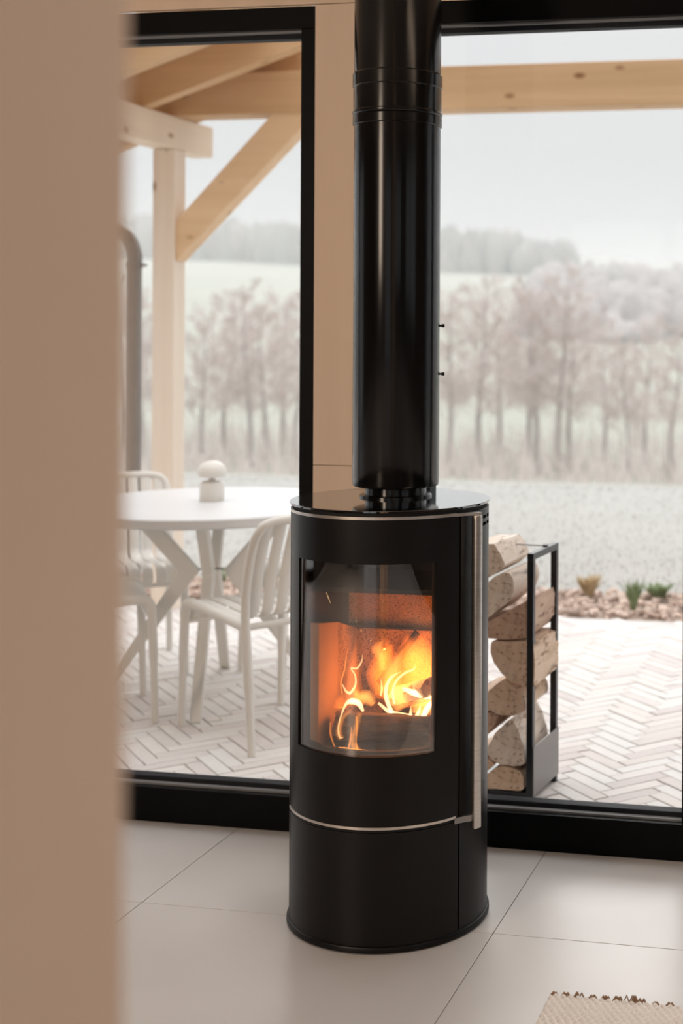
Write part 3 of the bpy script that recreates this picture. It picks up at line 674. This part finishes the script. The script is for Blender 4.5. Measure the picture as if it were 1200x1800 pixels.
LOGS = [
 (A7((60, 225), (120, 228), (172, 300), (222, 400), (240, 450), (222, 485), (120, 575), (0, 640), (-260, 640), (-300, 420), (-160, 240)), M_logA, .23, 'rounded log on top of the rack pile, half hidden by the stove'),
 (A7((60, 655), (130, 595), (220, 545), (290, 550), (330, 605), (345, 655), (345, 760), (300, 850), (150, 985), (60, 1060), (-180, 1090), (-240, 800)), M_logA, .24, 'pale cracked log second from the top of the rack pile'),
 (A7((60, 1112), (270, 985), (480, 858), (552, 822), (572, 900), (565, 1150), (480, 1270), (330, 1300), (200, 1295), (-120, 1295), (-170, 1150)), M_logC, .235, 'reddish split log with a flat sloping top, third from the top'),
 (A7((95, 1332), (300, 1318), (480, 1310), (575, 1340), (590, 1560), (585, 1800), (480, 1812), (330, 1770), (230, 1690), (130, 1560), (88, 1440)), M_logB, .235, 'big orange-brown log in the middle of the rack pile'),
 (A8((60, 245), (150, 165), (250, 88), (330, 140), (400, 205), (480, 265), (515, 380), (510, 455), (380, 515), (230, 515), (60, 468), (-140, 440), (-160, 290)), M_logB, .23, 'brown log with an orange streak, below the big middle log'),
 (A8((60, 492), (150, 503), (166, 560), (155, 640), (100, 700), (40, 780), (-200, 800), (-240, 560)), M_logC, .225, 'small dark log left of the fan-shaped log, partly behind the stove'),
 (A8((350, 562), (420, 680), (460, 800), (500, 930), (510, 1080), (470, 1118), (370, 1136), (220, 1125), (105, 1075), (62, 1005), (72, 900), (150, 745), (300, 595)), M_logA, .23, 'fan-shaped pale log low in the rack pile'),
 (A8((60, 1065), (148, 1128), (60, 1205), (-60, 1290), (-220, 1290), (-240, 1060), (-60, 1030)), M_logB, .225, 'low log at the left edge of the pile, just showing beside the stove'),
 (A8((60, 1250), (150, 1175), (250, 1145), (350, 1152), (450, 1195), (500, 1255), (505, 1390), (480, 1420), (370, 1436), (270, 1430), (170, 1420), (30, 1420), (-40, 1330)), M_logB, .235, 'flat rounded log at the bottom of the rack pile'),
]
def firewood():
    ca, sa = math.cos(RA), math.sin(RA)
    for q, (poly, mat, d, lab) in enumerate(LOGS):
        poly = [(a, max(b_, .0255)) for a, b_ in poly]; rr_ = random.Random(40+q); y0 = 4.132+rr_.uniform(-.004, .008); m = MB()
        cx_ = sum(p[0] for p in poly)/len(poly); cz_ = sum(p[1] for p in poly)/len(poly)
        # refine the outline, then sweep it back in rings with a rough surface
        P = []
        for i in range(len(poly)):
            a, b_ = Vector(poly[i]), Vector(poly[(i+1) % len(poly)]); k = max(1, int((b_-a).length/.014))
            for s_ in range(k):
                v = a.lerp(b_, s_/k); P.append(v+Vector((rr_.uniform(-1, 1), rr_.uniform(-1, 1)))*.0012)
        rings = []; n = 7
        for j in range(n+1):
            f = j/n; sh = 1-.05*f; dx = sa*-1*f*d
            rings.append([m.bm.verts.new(((v.x-cx_)*sh*(1+rr_.uniform(-.012, .012))-sa*f*d, f*d+(rr_.uniform(-.0015, .0015) if 0 < j < n else 0), (v.y-cz_)*sh*(1+rr_.uniform(-.012, .012)))) for v in P])
        N_ = len(P)
        for j in range(n):
            for k in range(N_): m.bm.faces.new((rings[j][k], rings[j][(k+1) % N_], rings[j+1][(k+1) % N_], rings[j+1][k]))
        m.bm.faces.new(rings[0]); m.bm.faces.new(list(reversed(rings[-1])))
        o = m.build('firewood_log', mat, smooth=35, loc=(cx_, y0, cz_)); tag(o, lab, 'log', 'firewood stacked in the rack')
firewood()

# ------------------------------------------------------------------ garden
def mulch():
    b = MB().box(-9, 4, 6.93, 7.60, -.16, -.035).build('planting_bed', M_mulch); structure(b)
    rr_ = random.Random(3); m = MB()
    for i in range(3400):
        x, y = rr_.uniform(-4.8, .6), rr_.uniform(6.95, 7.58); s = rr_.uniform(.008, .026)
        mt = Matrix.Translation((x, y, -.03+rr_.uniform(0, .03))) @ Matrix.Rotation(rr_.uniform(0, 6), 4, 'Z') @ Matrix.Rotation(rr_.uniform(-.7, .7), 4, 'X')
        m.box(-s, s, -s*.6, s*.6, -s*.3, s*.3, 0, mt)
    o = m.build('bark_mulch', M_chip, b); o['kind'] = 'stuff'
    def plant(x, y, h, n, mat, lab, spread=.5, w=.012):
        m = MB()
        for i in range(n):
            a = rr_.uniform(0, 2*PI); L_ = h*rr_.uniform(.6, 1.1); s_ = spread*rr_.uniform(.3, 1); d = Vector((math.cos(a), math.sin(a), 0)); q = Vector((-d.y, d.x, 0))*w*rr_.uniform(.6, 1.3)
            p = [Vector((0, 0, 0)), d*L_*s_*.35+Vector((0, 0, L_*.55)), d*L_*s_+Vector((0, 0, L_))]
            A, B_, T = [m.bm.verts.new(p[0]+q*.5), m.bm.verts.new(p[0]-q*.5)], [m.bm.verts.new(p[1]+q), m.bm.verts.new(p[1]-q)], m.bm.verts.new(p[2])
            m.bm.faces.new((A[0], A[1], B_[1], B_[0])); m.bm.faces.new((B_[0], B_[1], T))
        o = m.build('small_plant', mat, loc=(x, y, -.03)); sol = o.modifiers.new('thickness', 'SOLIDIFY'); sol.thickness = .002
        tag(o, lab, 'plant')
    plant(-1.25, 7.1, .17, 60, M_leaf, 'upright green tuft in the middle of the planting bed')
    plant(-1.18, 7.45, .09, 70, M_leaf, 'low dark green clump at the back edge of the planting bed', 1.2, .03)
    plant(-1.55, 7.40, .13, 70, M_dry, 'dry yellowish clump at the left of the planting bed', .8, .02)
    plant(-3.62, 7.2, .12, 60, M_leaf, 'small green plant in the bed seen under the round table', .9, .02)
mulch()
def terr_z(x, y):
    pts = [(7.5, -.035), (12.5, -.03), (14.5, -.18), (25, -1.5), (45, -4.0), (60, -4.9), (75, -4.9), (110, -3.2), (160, 1.0), (230, 6.5), (350, 15), (420, 19), (520, 24), (700, 26)]
    z = pts[-1][1]
    for (a, za), (b_, zb) in zip(pts, pts[1:]):
        if y <= b_:
            f = (y-a)/(b_-a); z = za+(zb-za)*f; break
    k = max(0, min(1, (y-90)/260)); return z - k*15*(x/max(y, 1)+.22) + .25*math.sin(x*.05+y*.03)*k
def terrain():
    ys = [7.6, 8.5, 10, 11.5, 12.5, 13.2, 14, 15, 17, 20, 25, 30, 36, 45, 55, 65, 80, 100, 125, 160, 200, 250, 300, 350, 400, 460, 520, 700]
    rs = [-1.3+1.7*i/40 for i in range(41)]; verts, faces, mats = [], [], []
    for y in ys:
        for r in rs:
            x = r*(y+4) if y > 12 else r*16.5; verts.append((x, y, terr_z(x, y)))
    n = len(rs)
    for j in range(len(ys)-1):
        for i in range(n-1): faces.append((j*n+i, j*n+i+1, (j+1)*n+i+1, (j+1)*n+i)); mats.append(0 if ys[j] < 14 else 1)
    me = bpy.data.meshes.new('lawn'); me.from_pydata(verts, [], faces); me.materials.append(M_lawn); me.materials.append(M_field)
    for p, k in zip(me.polygons, mats): p.material_index = k; p.use_smooth = True
    o = bpy.data.objects.new('lawn_and_hillside', me); COL.objects.link(o); structure(o)
    rr_ = random.Random(5); vs, fs = [], []
    for i in range(17000):
        y = 7.6+6.0*rr_.random()**1.3; x = y*rr_.uniform(-.70, .05); h = rr_.uniform(.010, .026); a = rr_.uniform(0, PI); w = .004
        dx, dy = math.cos(a)*w, math.sin(a)*w; z = terr_z(x, y)-.003; k = len(vs); lx, ly = rr_.uniform(-.02, .02), rr_.uniform(-.02, .02)
        vs += [(x-dx, y-dy, z), (x+dx, y+dy, z), (x+lx, y+ly, z+h)]; fs.append((k, k+1, k+2))
    me = bpy.data.meshes.new('grass'); me.from_pydata(vs, [], fs); me.materials.append(M_grass)
    g = bpy.data.objects.new('grass', me); COL.objects.link(g); tag(g, 'short dry lawn grass beyond the planting bed', 'grass', kind='stuff')
terrain()
def tree_meshes(seed, h):
    rr_ = random.Random(seed); tr, cr = MB(), MB()
    top = Vector((rr_.uniform(-.4, .4), rr_.uniform(-.4, .4), h)); tp = spline([(0, 0, 0), (rr_.uniform(-.1, .1), 0, h*.3), (top.x*.6+rr_.uniform(-.15, .15), top.y*.6, h*.65), top], 4)
    tr.tube(tp, [.15*(1-.9*i/(len(tp)-1)) for i in range(len(tp))], 7)
    def br(p, d, L_, r, lvl):
        q = p+d*L_; cr.tube([p, p+d*L_*.5+Vector((rr_.uniform(-.1, .1), rr_.uniform(-.1, .1), .04))*L_*.5, q], [r, r*.8, r*.45], 3, cap=False)
        if lvl == 0: return
        for k in range(7 if lvl == 1 else 6):
            f = rr_.uniform(.25, 1); v = (d+Vector((rr_.uniform(-.9, .9), rr_.uniform(-.9, .9), rr_.uniform(-.3, .8)))).normalized()
            br(p+d*L_*f, v, L_*rr_.uniform(.4, .65), r*.55, lvl-1)
    for i in range(34):
        f = .30+.68*i/34; p = tp[min(len(tp)-1, int(f*(len(tp)-1)))].lerp(tp[min(len(tp)-1, int(f*(len(tp)-1))+1)], f*(len(tp)-1) % 1)
        a = i*2.4+rr_.uniform(-.5, .5); d = Vector((math.cos(a), math.sin(a), rr_.uniform(.3, 1.0))).normalized()
        br(p, d, h*rr_.uniform(.15, .27)*(1.15-.7*f), .026, 3)
    return tr, cr
def trees():
    protos = []
    for s in range(4):
        tr, cr = tree_meshes(20+s, 8.2); root = empty('bare_tree'); tr.build('trunk', M_bark, root, smooth=60); cr.build('branches', M_twig, root); protos.append(root)
    # direction x/y, distance, height factor
    right = [(-.315, 56, .95), (-.293, 60, 1.02), (-.277, 66, .9), (-.256, 63, 1.0), (-.249, 57, .97), (-.232, 57, 1.03), (-.224, 62, .92), (-.198, 66, .85), (-.18, 58, .72), (-.168, 61, .80), (-.148, 56, .78)]
    left = [(-.583, 60, 1.0), (-.565, 57, .95), (-.515, 60, .85), (-.495, 64, .92), (-.475, 58, .96), (-.462, 62, .9), (-.448, 66, .95), (-.436, 58, .9)]
    ords = ['first', 'second', 'third', 'fourth', 'fifth', 'sixth', 'seventh', 'eighth', 'ninth', 'tenth', 'eleventh']; k = 0
    for lst, side in ((right, 'right'), (left, 'left')):
        for i, (r, y, h) in enumerate(lst):
            o = protos[k] if k < 4 else copy_tree(protos[k % 4]); k += 1; yy = y/1.0
            o.location = (r*yy, yy, terr_z(r*yy, yy)-.05); o.scale = (h*1.05, h*1.05, h); o.rotation_euler.z = k*1.7
            tag(o, f'bare slender tree beyond the lawn, {ords[i]} from the left in the {side} window', 'tree', 'bare trees beyond the lawn')
trees()
def vegetation():
    rr_ = random.Random(11)
    # brushwood along the drop behind the lawn, hedges on the far slope, forest on the hill: each a mass nobody could count
    m = MB()
    for i in range(2300):
        r = rr_.uniform(-.66, .05); y = rr_.uniform(40, 75); x = r*y; z = terr_z(x, y)
        h = rr_.uniform(.5, 2.2); a = rr_.uniform(0, 6); d = Vector((math.cos(a)*.5, math.sin(a)*.5, 1))
        m.tube([(x, y, z), Vector((x, y, z))+d*h*.55, Vector((x, y, z))+Vector((d.x*.6, d.y*.6, 1))*h], [.035, .025, .008], 3, cap=False)
    tag(m.build('brushwood', M_twig), 'low bare brushwood below the trees beyond the lawn', 'bushes', kind='stuff')
    def blob(m, x, y, z, rx, h, seg=7, cone=0):
        prof = [(rx*.75, 0), (rx, h*.3), (rx*(.8-.3*cone), h*.62), (rx*(.42-.22*cone), h*.88)]; rings = []
        for r_, zz in prof: rings.append([m.bm.verts.new((x+r_*math.cos(2*PI*k/seg)*rr_.uniform(.75, 1.2), y+r_*math.sin(2*PI*k/seg)*rr_.uniform(.75, 1.2), z+zz*rr_.uniform(.92, 1.08))) for k in range(seg)])
        for i in range(3):
            for k in range(seg): m.bm.faces.new((rings[i][k], rings[i][(k+1) % seg], rings[i+1][(k+1) % seg], rings[i+1][k]))
        t_ = m.bm.verts.new((x, y, z+h))
        for k in range(seg): m.bm.faces.new((rings[3][k], rings[3][(k+1) % seg], t_))
    m = MB()
    for i in range(900):
        r = rr_.uniform(-.72, -.225) ; y = rr_.uniform(352, 430); x = r*y
        if r > -.24 and rr_.random() < .5: continue
        h = rr_.uniform(9, 14)*(1 if r < -.26 else .8); blob(m, x, y, terr_z(x, y)-1, rr_.uniform(2.2, 4.2), h, 7, rr_.choice((0, .6, 1)))
    tag(m.build('hill_forest', M_conif, smooth=80), 'grey misty forest along the hilltop behind both windows', 'forest', kind='stuff')
    m = MB()
    for i in range(330):
        row = rr_.choice(((235, .02), (285, -.01), (175, .0), (330, .02))); r = rr_.uniform(-.255, -.08); y = row[0]+rr_.uniform(-12, 12)+r*60; x = r*y
        blob(m, x, y, terr_z(x, y)-.4, rr_.uniform(1.6, 3.4), rr_.uniform(2.2, 6))
    tag(m.build('far_hedges', M_hedge, smooth=80), 'greyish pink hedges on the far slope in the right window', 'bushes', kind='stuff')
    # far hills
    def ridge(name, y, pts, mat):
        vs, fs = [], []; n = 60
        for i in range(n+1):
            r = pts[0][0]+(pts[-1][0]-pts[0][0])*i/n; z = pts[-1][1]
            for (a, za), (b_, zb) in zip(pts, pts[1:]):
                if a <= r <= b_:
                    f = (r-a)/(b_-a); f = f*f*(3-2*f); z = za+(zb-za)*f; break
            z += 1.5*math.sin(i*1.7)+1.0*math.sin(i*4.1)
            for q, (dy, zz) in enumerate(((0, -10), (60, z*.6), (150, z), (320, z*.5), (420, -10))): vs.append((r*y*(1+dy/y), y+dy, zz))
        for i in range(n):
            for q in range(4): a = i*5+q; fs.append((a, a+5, a+6, a+1))
        me = bpy.data.meshes.new(name); me.from_pydata(vs, [], fs); me.materials.append(mat)
        for p in me.polygons: p.use_smooth = True
        o = bpy.data.objects.new(name, me); COL.objects.link(o); structure(o)
    ridge('far_hills', 600, [(-1.1, 44), (-.62, 60), (-.45, 44), (-.3, 54), (-.24, 46), (-.20, 41), (-.165, 39), (-.12, 45), (-.02, 42), (.5, 50)], M_conif)
vegetation()
# haze over the valley
def haze():
    m, nt, N, L = new_mat('valley_haze'); out = N('ShaderNodeOutputMaterial'); v = N('ShaderNodeVolumeScatter'); v.inputs['Color'].default_value = (.37, .375, .38, 1); v.inputs['Density'].default_value = .0041; v.inputs['Anisotropy'].default_value = 0
    L(v.outputs[0], out.inputs['Volume'])
    o = MB().box(-900, 500, 17, 800, -30, 36).build('valley_haze', m); tag(o, 'pale mist lying over the valley', 'haze', kind='stuff')
haze()
